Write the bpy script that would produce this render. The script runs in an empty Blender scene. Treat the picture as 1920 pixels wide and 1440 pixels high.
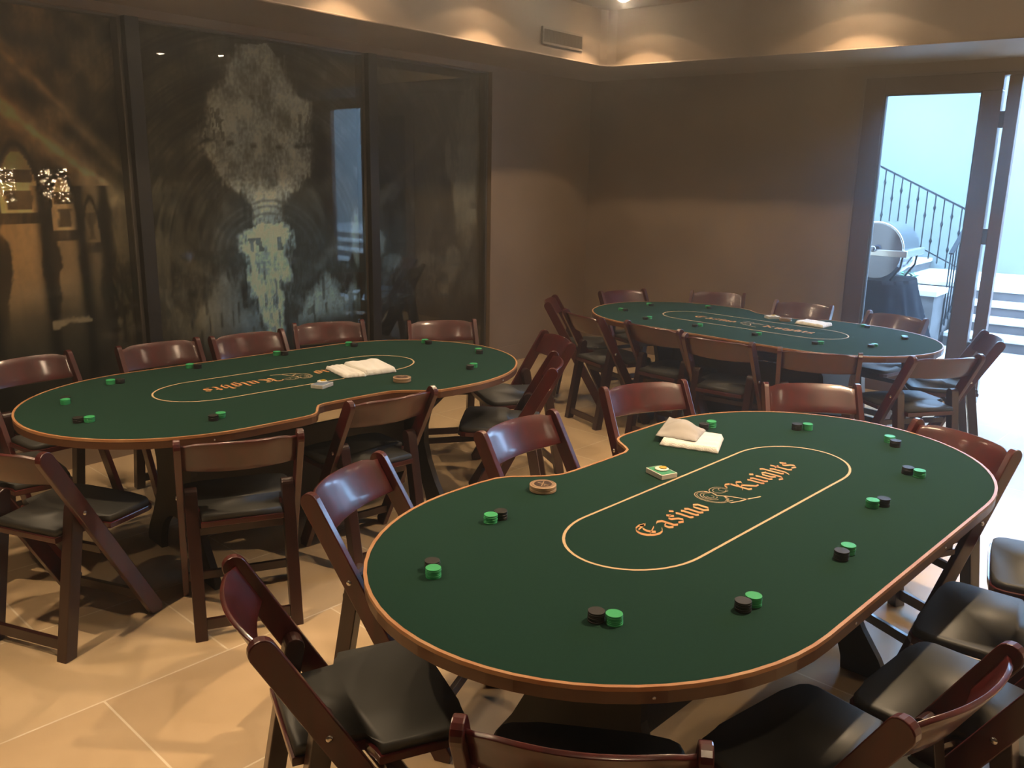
import bpy, bmesh, math, random
import numpy as np
from mathutils import Vector, Matrix

# ------------------------------------------------------------------ camera
scene = bpy.context.scene
COL = scene.collection
F_PX, PITCH, ROLL, YAW, CAM_H = 1631.55, 0.2385, 0.0181, 0.9016, 1.7343
cam_data = bpy.data.cameras.new('camera')
cam_data.sensor_width = 36.0
cam_data.lens = F_PX / 1920 * 36.0
cam_data.clip_start = 0.02
cam = bpy.data.objects.new('camera', cam_data)
COL.objects.link(cam)
cp, sp, cr, sr = math.cos(PITCH), math.sin(PITCH), math.cos(ROLL), math.sin(ROLL)
fw = Vector((0, cp, -sp)); r0 = Vector((1, 0, 0)); u0 = Vector((0, sp, cp))
R_ = r0 * cr + u0 * sr; U_ = -r0 * sr + u0 * cr
rotz = Matrix.Rotation(-YAW, 3, 'Z')
R_, U_, fw = rotz @ R_, rotz @ U_, rotz @ fw
m = Matrix((R_, U_, -fw)).transposed().to_4x4()
m.translation = Vector((0, 0, CAM_H))
cam.matrix_world = m
scene.camera = cam

# ------------------------------------------------------------------ colour management, sky, lights
scene.view_settings.view_transform = 'Standard'
scene.view_settings.look = 'None'
scene.view_settings.gamma = 1
scene.view_settings.use_curve_mapping = False
scene.view_settings.exposure = 0.18
scene.cycles.max_bounces = 8
scene.cycles.diffuse_bounces = 4
scene.cycles.glossy_bounces = 3
scene.cycles.transmission_bounces = 6
scene.cycles.transparent_max_bounces = 8
scene.cycles.sample_clamp_indirect = 4.0
scene.cycles.caustics_reflective = False
scene.cycles.caustics_refractive = False
scene.cycles.use_denoising = True

world = bpy.data.worlds.new('sky')
scene.world = world
world.use_nodes = True
wn = world.node_tree.nodes
wn['Background'].inputs[0].default_value = (0.38, 0.62, 1.0, 1)
wn['Background'].inputs[1].default_value = 36.0

LAMP = (1.0, 0.72, 0.44)      # warm halogen downlights
CEIL, SOF = 3.05, 2.61
WY, WX = 5.01, 7.51           # left (mural) wall plane, right (door) wall plane
WB, WN = -2.6, -3.6           # walls behind the camera
SFY, SFX = 4.23, 6.54         # inner faces of the dropped soffit
SPOT_ROW = [(6.17, 3.85), (4.92, 3.85), (3.65, 3.85), (2.40, 3.85), (1.10, 3.85), (6.17, 2.13), (6.17, 0.30)]
SPOT_MID = [(2.40, 2.25, 55), (0.45, 2.75, 210), (4.25, 2.2, 120), (0.5, -0.2, 30), (-0.7, 3.2, 90), (3.0, 0.55, 420),
            (5.65, -0.17, 30), (4.0, -1.9, 30), (6.6, -2.2, 30), (2.6, -2.9, 30)]
VEIL_DENSITY = 0.065  # density of the added volume that imitates lens veil
P_SCALLOP, P_ROW = 10.0, 60.0

# area of soft daylight arriving through the open doors (a real opening in the right wall)
portal = bpy.data.lights.new('daylight_portal', 'AREA')
portal.shape = 'RECTANGLE'; portal.size = 4.2; portal.size_y = 2.4
portal.cycles.is_portal = True
po = bpy.data.objects.new('daylight_portal', portal)
COL.objects.link(po)
po.location = (7.62, 0.24, 1.25)
po.rotation_euler = (0, math.radians(90), 0)
po.rotation_euler = Vector((-1, 0, 0)).to_track_quat('-Z', 'Y').to_euler()

# ------------------------------------------------------------------ helpers
def srgb(r, g, b):
    f = lambda c: (c / 255 / 12.92) if c / 255 <= 0.04045 else ((c / 255 + 0.055) / 1.055) ** 2.4
    return (f(r), f(g), f(b), 1)

def mat(name, col, rough=0.5, metal=0.0, coat=0.0, spec=0.5, noise=None, bump=None, emis=None, estr=0.0, sheen=0.0, coords='Object'):
    mt = bpy.data.materials.new(name)
    mt.use_nodes = True
    nt = mt.node_tree
    b = nt.nodes['Principled BSDF']
    b.inputs['Base Color'].default_value = (*col[:3], 1)
    b.inputs['Roughness'].default_value = rough
    b.inputs['Metallic'].default_value = metal
    b.inputs['Coat Weight'].default_value = coat
    b.inputs['Coat Roughness'].default_value = 0.12
    b.inputs['Specular IOR Level'].default_value = spec
    b.inputs['Sheen Weight'].default_value = sheen
    if sheen: b.inputs['Sheen Tint'].default_value = (*[min(1, c * 8 + .25) for c in col[:3]], 1)
    if emis:
        b.inputs['Emission Color'].default_value = (*emis[:3], 1)
        b.inputs['Emission Strength'].default_value = estr
    if noise or bump:
        tc = nt.nodes.new('ShaderNodeTexCoord')
        mp = nt.nodes.new('ShaderNodeMapping')
        nt.links.new(tc.outputs[coords], mp.inputs[0])
    if noise:   # (scale, colour2, stretch xyz, detail)
        n = nt.nodes.new('ShaderNodeTexNoise')
        mp.inputs['Scale'].default_value = noise[2]
        n.inputs['Scale'].default_value = noise[0]
        n.inputs['Detail'].default_value = noise[3]
        nt.links.new(mp.outputs[0], n.inputs['Vector'])
        rp = nt.nodes.new('ShaderNodeValToRGB')
        rp.color_ramp.elements[0].position = 0.35; rp.color_ramp.elements[1].position = 0.65
        rp.color_ramp.elements[0].color = (*col[:3], 1)
        rp.color_ramp.elements[1].color = (*noise[1][:3], 1)
        nt.links.new(n.outputs['Fac'], rp.inputs[0])
        nt.links.new(rp.outputs[0], b.inputs['Base Color'])
    if bump:    # (scale, strength, distance)
        n2 = nt.nodes.new('ShaderNodeTexNoise')
        n2.inputs['Scale'].default_value = bump[0]; n2.inputs['Detail'].default_value = 3
        nt.links.new(tc.outputs[coords], n2.inputs['Vector'])
        bp = nt.nodes.new('ShaderNodeBump')
        bp.inputs['Strength'].default_value = bump[1]; bp.inputs['Distance'].default_value = bump[2]
        nt.links.new(n2.outputs['Fac'], bp.inputs['Height'])
        nt.links.new(bp.outputs[0], b.inputs['Normal'])
    return mt

def new_obj(name, bm, mt, parent=None, smooth=False, auto=None):
    me = bpy.data.meshes.new(name)
    bm.normal_update()
    bm.to_mesh(me); bm.free()
    if smooth:
        for p in me.polygons: p.use_smooth = True
    o = bpy.data.objects.new(name, me)
    COL.objects.link(o)
    if mt:
        for x in (mt if isinstance(mt, (list, tuple)) else [mt]): me.materials.append(x)
    if parent: o.parent = parent
    return o

def tag(o, label=None, cat=None, group=None, kind=None):
    if label: o['label'] = label
    if cat: o['category'] = cat
    if group: o['group'] = group
    if kind: o['kind'] = kind
    return o

def empty(name, loc=(0, 0, 0), rz=0.0):
    o = bpy.data.objects.new(name, None)
    o.empty_display_size = 0.1
    COL.objects.link(o)
    o.location = loc; o.rotation_euler = (0, 0, rz)
    return o

def kids(o):
    return [c for c in bpy.data.objects if c.parent == o]

TREE = {}
def remember(o):
    TREE[o] = [(c, [g for g in kids(c)]) for c in kids(o)]

def dup(root, loc, rz):
    r = root.copy(); COL.objects.link(r); r.location = loc; r.rotation_euler = (0, 0, rz)
    for c, gs in TREE.get(root, []):
        k = c.copy(); COL.objects.link(k); k.parent = r
        for g in gs:
            d = g.copy(); COL.objects.link(d); d.parent = k
    return r

def box(bm, x0, x1, y0, y1, z0, z1, mi=0, bevel=0.0):
    vs = [bm.verts.new(p) for p in ((x0, y0, z0), (x1, y0, z0), (x1, y1, z0), (x0, y1, z0), (x0, y0, z1), (x1, y0, z1), (x1, y1, z1), (x0, y1, z1))]
    fs = [bm.faces.new([vs[i] for i in f]) for f in ((3, 2, 1, 0), (4, 5, 6, 7), (0, 1, 5, 4), (1, 2, 6, 5), (2, 3, 7, 6), (3, 0, 4, 7))]
    for f in fs: f.material_index = mi
    if bevel > 0:
        es = set(e for f in fs for e in f.edges)
        bmesh.ops.bevel(bm, geom=list(es), offset=bevel, segments=2, affect='EDGES', profile=0.5)
    return vs

def box_between(bm, a, b, w, t, up=Vector((0, 0, 1)), bevel=0.0):
    a, b = Vector(a), Vector(b); d = (b - a).normalized()
    s = d.cross(up)
    if s.length < 1e-4: s = d.cross(Vector((1, 0, 0)))
    s.normalize(); n = s.cross(d)
    vs = []
    for p in (a, b):
        for i, j in ((-1, -1), (1, -1), (1, 1), (-1, 1)):
            vs.append(bm.verts.new(p + s * (i * w / 2) + n * (j * t / 2)))
    fs = [bm.faces.new([vs[i] for i in f]) for f in ((3, 2, 1, 0), (4, 5, 6, 7), (0, 1, 5, 4), (1, 2, 6, 5), (2, 3, 7, 6), (3, 0, 4, 7))]
    if bevel > 0:
        bmesh.ops.bevel(bm, geom=list(set(e for f in fs for e in f.edges)), offset=bevel, segments=2, affect='EDGES', profile=0.5)

def tube(bm, pts, rad, n=8, cap=True):
    pts = [Vector(p) for p in pts]
    rs = rad if isinstance(rad, (list, tuple)) else [rad] * len(pts)
    rings = []
    for i, p in enumerate(pts):
        d = (pts[min(i + 1, len(pts) - 1)] - pts[max(i - 1, 0)]).normalized()
        a = d.orthogonal().normalized() if i == 0 else (prev - d * prev.dot(d)).normalized()
        prev = a; b = d.cross(a)
        rings.append([bm.verts.new(p + (a * math.cos(2 * math.pi * k / n) + b * math.sin(2 * math.pi * k / n)) * rs[i]) for k in range(n)])
    for r1, r2 in zip(rings, rings[1:]):
        for k in range(n):
            bm.faces.new((r1[k], r1[(k + 1) % n], r2[(k + 1) % n], r2[k]))
    if cap:
        bm.faces.new(rings[0][::-1]); bm.faces.new(rings[-1])

def lathe(bm, prof, n=24, center=(0, 0, 0), mi=0):
    c = Vector(center); rings = []
    for r, z in prof:
        if r < 1e-5: rings.append([bm.verts.new(c + Vector((0, 0, z)))])
        else: rings.append([bm.verts.new(c + Vector((r * math.cos(2 * math.pi * k / n), r * math.sin(2 * math.pi * k / n), z))) for k in range(n)])
    for a, b in zip(rings, rings[1:]):
        for k in range(n):
            k2 = (k + 1) % n
            if len(a) == 1 and len(b) == 1: continue
            if len(a) == 1: f = bm.faces.new((a[0], b[k2], b[k]))
            elif len(b) == 1: f = bm.faces.new((a[k], a[k2], b[0]))
            else: f = bm.faces.new((a[k], a[k2], b[k2], b[k]))
            f.material_index = mi

def prism(bm, poly, z0, z1, axis='z', mi=0, bevel=0.0):
    """extrude a 2-D outline; axis z: (x,y); axis y: (x,z) extruded along y"""
    if axis == 'z': P = lambda a, b, c: (a, b, c)
    elif axis == 'y': P = lambda a, b, c: (a, c, b)
    else: P = lambda a, b, c: (c, a, b)
    lo = [bm.verts.new(P(a, b, z0)) for a, b in poly]
    hi = [bm.verts.new(P(a, b, z1)) for a, b in poly]
    n = len(poly); fs = [bm.faces.new(lo[::-1]), bm.faces.new(hi)]
    for i in range(n): fs.append(bm.faces.new((lo[i], lo[(i + 1) % n], hi[(i + 1) % n], hi[i])))
    for f in fs: f.material_index = mi
    if bevel > 0:
        es = list(fs[0].edges) + list(fs[1].edges)
        bmesh.ops.bevel(bm, geom=es, offset=bevel, segments=2, affect='EDGES', profile=0.5)
    return fs

def fixn(bm):
    bmesh.ops.recalc_face_normals(bm, faces=bm.faces[:])

# ------------------------------------------------------------------ materials
M = {}
M['plaster'] = mat('tan_plaster', srgb(152, 132, 112), 0.55, noise=(1.6, srgb(132, 113, 93), (1, 1, 1), 6), bump=(9, 0.15, 0.02), coords='Object')
M['ceiling'] = mat('ceiling_plaster', srgb(165, 146, 124), 0.7, noise=(1.2, srgb(150, 130, 108), (1, 1, 1), 5))
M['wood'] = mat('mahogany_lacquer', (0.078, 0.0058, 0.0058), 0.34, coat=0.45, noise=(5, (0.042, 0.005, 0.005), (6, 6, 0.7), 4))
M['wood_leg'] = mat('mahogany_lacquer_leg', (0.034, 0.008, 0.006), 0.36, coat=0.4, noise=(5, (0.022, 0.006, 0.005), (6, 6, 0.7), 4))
M['vinyl'] = mat('black_vinyl', (0.046, 0.046, 0.042), 0.55, bump=(60, 0.08, 0.003))
M['metal'] = mat('nickel', (0.75, 0.72, 0.68), 0.22, metal=1.0)
M['felt'] = mat('green_felt', (0.0085, 0.030, 0.0205), 0.93, sheen=0.05, spec=0.08, noise=(180, (0.0105, 0.036, 0.025), (1, 1, 1), 2), bump=(900, 0.2, 0.001))
M['gold'] = mat('tan_print', srgb(214, 160, 104), 0.6, noise=(9, srgb(190, 128, 78), (1, 1, 1), 3))
M['line'] = mat('tan_print_line', srgb(200, 170, 130), 0.6)
M['edge'] = mat('edge_strip_wood', srgb(178, 136, 96), 0.42, noise=(12, srgb(166, 114, 72), (1, 1, 1), 4))
M['rim'] = mat('rim_wood', srgb(92, 60, 36), 0.45, coat=0.3, noise=(9, srgb(84, 50, 28), (1, 1, 6), 5))
M['darkwood'] = mat('dark_pedestal_wood', (0.022, 0.014, 0.010), 0.5, noise=(4, (0.014, 0.010, 0.008), (1, 1, 1), 4))
M['chip_green'] = mat('green_chip', (0.035, 0.36, 0.13), 0.45)
M['chip_black'] = mat('black_chip', (0.012, 0.010, 0.009), 0.5)
M['cloth'] = mat('white_towel', (0.90, 0.88, 0.83), 0.9, sheen=0.3, bump=(260, 0.7, 0.004))
M['greycloth'] = mat('grey_cloth', (0.40, 0.38, 0.36), 0.85, bump=(120, 0.2, 0.002))
M['card'] = mat('card_edge', (0.74, 0.70, 0.62), 0.6)
M['cardgreen'] = mat('card_back_green', (0.05, 0.30, 0.15), 0.4)
M['cardblue'] = mat('card_back_blue', (0.16, 0.22, 0.32), 0.4)
M['white'] = mat('white_plastic', (0.80, 0.78, 0.70), 0.35)
M['yellow'] = mat('yellow_plastic', (0.62, 0.40, 0.04), 0.35)
M['disc'] = mat('button_tan', srgb(168, 138, 108), 0.45)
M['discdark'] = mat('button_brown', srgb(56, 36, 26), 0.45)
M['bronze'] = mat('dark_bronze_frame', (0.010, 0.009, 0.008), 0.45, coat=0.15)
M['casing'] = mat('casing_bead', srgb(128, 114, 106), 0.5)
M['framelight'] = mat('satin_frame_edge', (0.16, 0.145, 0.135), 0.35, metal=0.6)
M['doorframe'] = mat('door_frame_brown', srgb(88, 66, 56), 0.4, coat=0.2)
M['steel'] = mat('polished_steel', (0.26, 0.27, 0.31), 0.16, metal=1.0)
M['iron'] = mat('dark_iron', (0.010, 0.012, 0.014), 0.8, spec=0.1)
M['stone'] = mat('pale_stone', (0.46, 0.45, 0.42), 0.8, noise=(5, (0.36, 0.35, 0.34), (1, 1, 1), 6))
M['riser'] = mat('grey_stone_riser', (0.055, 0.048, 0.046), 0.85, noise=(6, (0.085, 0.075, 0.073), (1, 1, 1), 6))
M['stucco'] = mat('weathered_stucco', (0.115, 0.125, 0.118), 0.9, noise=(1.1, (0.10, 0.112, 0.106), (1, 1, 1), 6))
M['patio'] = mat('patio_paving', (0.42, 0.40, 0.37), 0.7, noise=(3, (0.36, 0.34, 0.32), (1, 1, 1), 5))
M['blackcloth'] = mat('black_tablecloth', (0.006, 0.007, 0.010), 0.95, spec=0.05)
M['leaf'] = mat('green_leaf', (0.018, 0.06, 0.027), 0.8, spec=0.1, noise=(20, (0.06, 0.15, 0.075), (1, 1, 1), 2))
M['soil'] = mat('soil', (0.06, 0.045, 0.03), 0.95)
M['grille'] = mat('vent_grille_paint', srgb(112, 98, 82), 0.5)
M['grilledark'] = mat('vent_dark', srgb(40, 33, 27), 0.8)
M['ringwhite'] = mat('downlight_ring', (0.55, 0.50, 0.42), 0.5)
M['lampglass'] = mat('lamp_glass', (1, 1, 1), 0.4, emis=(1.0, 0.80, 0.55), estr=220.0)
M['crystal'] = mat('lit_crystal', (1, 1, 1), 0.1, emis=(1.0, 0.72, 0.42), estr=260.0)
M['switch'] = mat('wall_plate', srgb(214, 200, 180), 0.4)

def glass_mat(name, tint=(1, 1, 1), refl=1.0):
    g = bpy.data.materials.new(name); g.use_nodes = True
    nt = g.node_tree; nt.nodes.clear()
    out = nt.nodes.new('ShaderNodeOutputMaterial')
    mx = nt.nodes.new('ShaderNodeMixShader')
    tr = nt.nodes.new('ShaderNodeBsdfTransparent'); tr.inputs[0].default_value = (*tint, 1)
    gl = nt.nodes.new('ShaderNodeBsdfGlossy'); gl.inputs['Roughness'].default_value = 0.004
    fr = nt.nodes.new('ShaderNodeFresnel'); fr.inputs[0].default_value = 1.5
    mu = nt.nodes.new('ShaderNodeMath'); mu.operation = 'MULTIPLY'; mu.inputs[1].default_value = refl
    nt.links.new(fr.outputs[0], mu.inputs[0]); nt.links.new(mu.outputs[0], mx.inputs[0])
    nt.links.new(tr.outputs[0], mx.inputs[1]); nt.links.new(gl.outputs[0], mx.inputs[2])
    nt.links.new(mx.outputs[0], out.inputs[0])
    return g
M['artglass'] = glass_mat('mural_glass', (0.93, 0.95, 0.93), 0.42)
M['doorglass'] = glass_mat('door_glass', (0.93, 0.97, 0.97), 1.0)

# floor: large honed limestone tiles laid in a running bond
fl = bpy.data.materials.new('limestone_tiles'); fl.use_nodes = True
nt = fl.node_tree; b = nt.nodes['Principled BSDF']
tc = nt.nodes.new('ShaderNodeTexCoord')
mp = nt.nodes.new('ShaderNodeMapping'); mp.vector_type = 'TEXTURE'
mp.inputs['Rotation'].default_value = (0, 0, math.radians(-4.7))
mp2 = nt.nodes.new('ShaderNodeMapping')
mp2.inputs['Location'].default_value = (-0.957 + 9.05, -2.726 + 6.3, 0)
nt.links.new(tc.outputs['Object'], mp.inputs[0]); nt.links.new(mp.outputs[0], mp2.inputs[0])
bk = nt.nodes.new('ShaderNodeTexBrick')
bk.inputs['Scale'].default_value = 1.0
bk.inputs['Brick Width'].default_value = 0.905; bk.inputs['Row Height'].default_value = 0.63
bk.inputs['Mortar Size'].default_value = 0.004; bk.inputs['Mortar Smooth'].default_value = 0.2
bk.inputs['Color1'].default_value = srgb(216, 190, 152); bk.inputs['Color2'].default_value = srgb(206, 178, 140)
bk.inputs['Mortar'].default_value = srgb(240, 224, 198)
nt.links.new(mp2.outputs[0], bk.inputs['Vector'])
ns = nt.nodes.new('ShaderNodeTexNoise'); ns.inputs['Scale'].default_value = 2.2; ns.inputs['Detail'].default_value = 9; ns.inputs['Roughness'].default_value = 0.65
nt.links.new(tc.outputs['Object'], ns.inputs['Vector'])
rp = nt.nodes.new('ShaderNodeValToRGB'); rp.color_ramp.elements[0].position = 0.3; rp.color_ramp.elements[1].position = 0.7
rp.color_ramp.elements[0].color = (0.80, 0.78, 0.74, 1); rp.color_ramp.elements[1].color = (1, 1, 1, 1)
nt.links.new(ns.outputs['Fac'], rp.inputs[0])
mx = nt.nodes.new('ShaderNodeMix'); mx.data_type = 'RGBA'; mx.blend_type = 'MULTIPLY'; mx.inputs[0].default_value = 1
nt.links.new(bk.outputs['Color'], mx.inputs[6]); nt.links.new(rp.outputs[0], mx.inputs[7])
nt.links.new(mx.outputs[2], b.inputs['Base Color'])
b.inputs['Roughness'].default_value = 0.38
M['floor'] = fl

# ------------------------------------------------------------------ the room
def struct(name, bm, mt, parent=None):
    fixn(bm)
    o = new_obj(name, bm, mt, parent)
    if parent is None: o['kind'] = 'structure'
    return o

bm = bmesh.new(); box(bm, WB, WX + 0.2, WN, WY + 0.3, -0.1, 0.0); struct('floor', bm, M['floor'])
bm = bmesh.new(); box(bm, WB - 0.1, WX + 0.2, WN - 0.1, WY + 0.3, CEIL, CEIL + 0.1); struct('ceiling', bm, M['ceiling'])
# dropped soffit running round the mural wall and the door wall, lower inner edge eased
bm = bmesh.new()
L = [(WB, WY + 0.3), (WX + 0.2, WY + 0.3), (WX + 0.2, WN), (SFX, WN)]
cx_, cy_, rr = SFX - 0.12, SFY - 0.0, 0.12
L += [(SFX, SFY - 0.10), (SFX - 0.03, SFY - 0.03), (SFX - 0.10, SFY), (WB, SFY)]
fs = prism(bm, L, SOF, CEIL)
bm.edges.ensure_lookup_table()
es = [e for e in bm.edges if all(abs(v.co.z - SOF) < 1e-6 for v in e.verts) and all(v.co.x <= SFX + 1e-4 and v.co.y <= SFY + 1e-4 for v in e.verts) and not all(abs(v.co.x - WB) < 1e-4 for v in e.verts)]
bmesh.ops.bevel(bm, geom=es, offset=0.012, segments=2, affect='EDGES', profile=0.5)
struct('ceiling_soffit', bm, M['plaster'])

# mural wall (left in the photo), with the long recess that holds the glazed mural
RX1, RZ0, RZ1, RD = 5.99, 0.17, 2.56, 0.12
bm = bmesh.new()
box(bm, RX1, WX, WY, WY + 0.3, 0, SOF)
box(bm, WB, RX1, WY, WY + 0.3, RZ1, SOF)
box(bm, WB, RX1, WY, WY + 0.3, 0, RZ0)
box(bm, WB, RX1, WY + RD + 0.02, WY + 0.3, RZ0, RZ1)
struct('wall_left', bm, M['plaster'])
# door wall: solid up to the door unit, lintel, and on past the opening
DY0, DY1, DZ = 2.374, -1.90, 2.515
bm = bmesh.new()
box(bm, WX, WX + 0.2, DY0, WY, 0, SOF)
box(bm, WX, WX + 0.2, DY1, DY0, DZ, SOF)
box(bm, WX, WX + 0.2, WN, DY1, 0, SOF)
struct('wall_right', bm, M['plaster'])
bm = bmesh.new(); box(bm, WB - 0.1, WB, WN, WY + 0.3, 0, CEIL); struct('wall_back', bm, M['plaster'])
bm = bmesh.new(); box(bm, WB, WX, WN - 0.1, WN, 0, CEIL); struct('wall_near', bm, M['plaster'])
# stone baseboards
bm = bmesh.new(); box(bm, RX1, WX - 0.013, WY - 0.013, WY, 0, 0.155, bevel=0.003); struct('baseboard_left', bm, M['plaster'])
bm = bmesh.new(); box(bm, WX - 0.013, WX, DY0 + 0.02, WY - 0.013, 0, 0.155, bevel=0.003); struct('baseboard_right', bm, M['plaster'])

# ------------------------------------------------------------------ glazed door unit
bm = bmesh.new()   # bead round the casing
box(bm, WX - 0.012, WX + 0.03, DY0, DY0 + 0.018, 0, DZ + 0.018)
box(bm, WX - 0.012, WX + 0.03, DY1, DY0, DZ, DZ + 0.018)
struct('trim_1', bm, M['casing'])
door = empty('door_1', (WX, 0, 0)); door['kind'] = 'structure'
bm = bmesh.new()
box(bm, 0.0, 0.10, 2.225, DY0, 0, DZ, bevel=0.004)
box(bm, 0.0, 0.10, 1.385, 2.225, 2.390, DZ, bevel=0.004)
box(bm, 0.0, 0.10, 1.385, 1.520, 0, 2.390, bevel=0.004)
box(bm, 0.0, 0.10, 1.520, 2.225, 0, 0.17, bevel=0.004)
new_obj('door_frame', bm, M['doorframe'], door)
bm = bmesh.new(); box(bm, 0.045, 0.053, 1.52, 2.225, 0.17, 2.39); new_obj('door_pane', bm, M['doorglass'], door)
bm = bmesh.new()
for y0, y1 in ((2.213, 2.225), (1.520, 1.532)): box(bm, 0.02, 0.075, y0, y1, 0.17, 2.39)
box(bm, 0.02, 0.075, 1.532, 2.213, 2.378, 2.39)
new_obj('glazing_bead', bm, M['riser'], door)
leaf = empty('door_2', (WX, 0, 0)); leaf['kind'] = 'structure'
bm = bmesh.new(); box(bm, 0.0, 0.08, 1.262, 1.352, 0.01, 2.49, bevel=0.004); new_obj('door_stile', bm, M['doorframe'], leaf)
bm = bmesh.new(); box(bm, 0.0, 0.10, DY1 + 0.08, 1.385, 2.492, DZ); new_obj('head_track', bm, M['doorframe'], leaf)
bm = bmesh.new(); box(bm, 0.0, 0.10, DY1, DY1 + 0.08, 0, DZ); new_obj('door_jamb', bm, M['doorframe'], leaf)
# two further glazed leaves closing the rest of the opening
for k, (y0, y1) in enumerate(((-0.62, 0.62), (-1.82, -0.66))):
    lf = empty('door_%d' % (k + 3), (WX, 0, 0)); lf['kind'] = 'structure'
    bm = bmesh.new()
    box(bm, 0.01, 0.07, y1 - .12, y1, 0.01, 2.49, bevel=0.004); box(bm, 0.01, 0.07, y0, y0 + .12, 0.01, 2.49, bevel=0.004)
    box(bm, 0.01, 0.07, y0 + .12, y1 - .12, 0.01, .22, bevel=0.004); box(bm, 0.01, 0.07, y0 + .12, y1 - .12, 2.37, 2.49, bevel=0.004)
    new_obj('door_frame', bm, M['doorframe'], lf)
    bm = bmesh.new(); box(bm, 0.035, 0.043, y0 + .12, y1 - .12, .22, 2.37); new_obj('door_pane', bm, M['doorglass'], lf)
for z0, z1 in ((2.12, 2.24), (1.26, 1.38), (0.38, 0.50)):
    bm = bmesh.new(); box(bm, 0.004, 0.05, 1.350, 1.387, z0, z1, bevel=0.003); new_obj('hinge', bm, M['bronze'], leaf)

# ------------------------------------------------------------------ the mural behind glass
def vnoise(shape_x, shape_z, seed, X, Z):
    rng = np.random.RandomState(seed)
    g = rng.rand(shape_z + 2, shape_x + 2)
    fx = np.clip((X - X.min()) / (X.max() - X.min()), 0, 1) * shape_x
    fz = np.clip((Z - Z.min()) / (Z.max() - Z.min()), 0, 1) * shape_z
    ix = fx.astype(int); iz = fz.astype(int); tx = fx - ix; tz = fz - iz
    tx = tx * tx * (3 - 2 * tx); tz = tz * tz * (3 - 2 * tz)
    return (g[iz, ix] * (1 - tx) + g[iz, ix + 1] * tx) * (1 - tz) + (g[iz + 1, ix] * (1 - tx) + g[iz + 1, ix + 1] * tx) * tz

AX0, AX1, AZ0, AZ1, ST = 0.2, 6.0, RZ0, RZ1, 0.0085
nx = int((AX1 - AX0) / ST); nz = int((AZ1 - AZ0) / ST)
gx = np.linspace(AX0, AX1, nx); gz = np.linspace(AZ0, AZ1, nz)
X, Z = np.meshgrid(gx, gz)
N1 = vnoise(14, 7, 1, X, Z); N2 = vnoise(60, 26, 2, X, Z); N3 = vnoise(260, 22, 3, X, Z); N4 = vnoise(620, 90, 4, X, Z); N5 = vnoise(330, 150, 5, X, Z)
warp = (N1 - .5) * .10 + (N2 - .5) * .07 + (N5 - .5) * .03
streak = 0.55 * N3 + 0.45 * N4
def sstep(a, b, v):
    t = np.clip((v - a) / (b - a), 0, 1); return t * t * (3 - 2 * t)
def inside(d, soft=0.05):   # d>0 inside
    return sstep(-soft, soft, d + warp * 0.6)
val = 0.10 + 0.12 * N1 + 0.08 * N2 + 0.05 * streak
def put(mask, level, tex=0.5):
    global val
    val = val * (1 - mask) + mask * level * (1 - tex + 2 * tex * (0.5 * streak + 0.3 * N2 + 0.2 * N5))
# vaulted ceiling: concentric sweeping brush arcs round the hall's axis
ax_, az_ = 3.74, 1.20
R = np.hypot((X - ax_) * 0.95, Z - az_)
TH = np.arctan2(Z - az_, X - ax_)
NA = vnoise(26, 300, 11, TH, R); NB = vnoise(12, 46, 12, TH, R)
arcs = np.clip(NA * .75 + NB * .7 - .25, 0, 1)
put(sstep(0.30, 0.6, R) * sstep(2.9, 1.2, R) * sstep(az_ - 0.1, az_ + 0.25, Z) * .9, 0.33 * (0.15 + 1.2 * arcs) * (0.5 + 0.8 * N2), 0.5)
put(sstep(.5, .62, NB) * sstep(.9, 1.1, R) * sstep(1.7, 1.5, R) * (X < 3.5) * sstep(1.5, 1.7, Z) * .6, .36, .4)
for r1 in (0.50, 0.95, 1.22, 1.6):
    put(np.exp(-((R - r1 - warp * .9) / 0.02) ** 2) * sstep(az_, az_ + .25, Z) * (NB > .35) * 0.4, 0.36, 0.7)
# warm vaulting of the left bay
put(sstep(2.9, 2.5, X) * sstep(1.4, 1.7, Z) * .8, .42 * (.3 + .9 * N2) * (.5 + .8 * N1), .5)
# diagonal ribs that fall from the upper corners to the far end of the hall
for (xa, za, xb, zb, w, lv) in ((1.2, 2.76, 2.78, 1.455, 0.070, 1.0), (1.75, 2.70, 2.80, 1.62, 0.035, 0.68), (0.9, 2.5, 2.25, 1.50, 0.05, .55), (2.78, 1.35, 3.45, 0.90, 0.03, 0.36), (4.65, 1.38, 3.98, 0.92, 0.03, 0.46), (5.6, 2.15, 4.62, 1.38, 0.035, 0.36)):
    dx, dz = xb - xa, zb - za; Ln = math.hypot(dx, dz)
    t = ((X - xa) * dx + (Z - za) * dz) / Ln ** 2
    d = ((X - xa) * dz - (Z - za) * dx) / Ln
    tx_ = vnoise(60, 200, 20, t, d); tw_ = vnoise(150, 120, 21, t, d)
    prof = np.exp(-((np.abs(d) + warp * .25) / w) ** 2)
    put(prof * (t > -.02) * sstep(1.03, .97, t), lv * (0.55 + 0.35 * tx_ + .35 * tw_), 0.2)
# long entablature across the hall
put(inside(0.035 - np.abs(Z - 0.99), 0.02) * (X > 2.85) * (X < 4.6) * 0.6, 0.24, 0.5)
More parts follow.
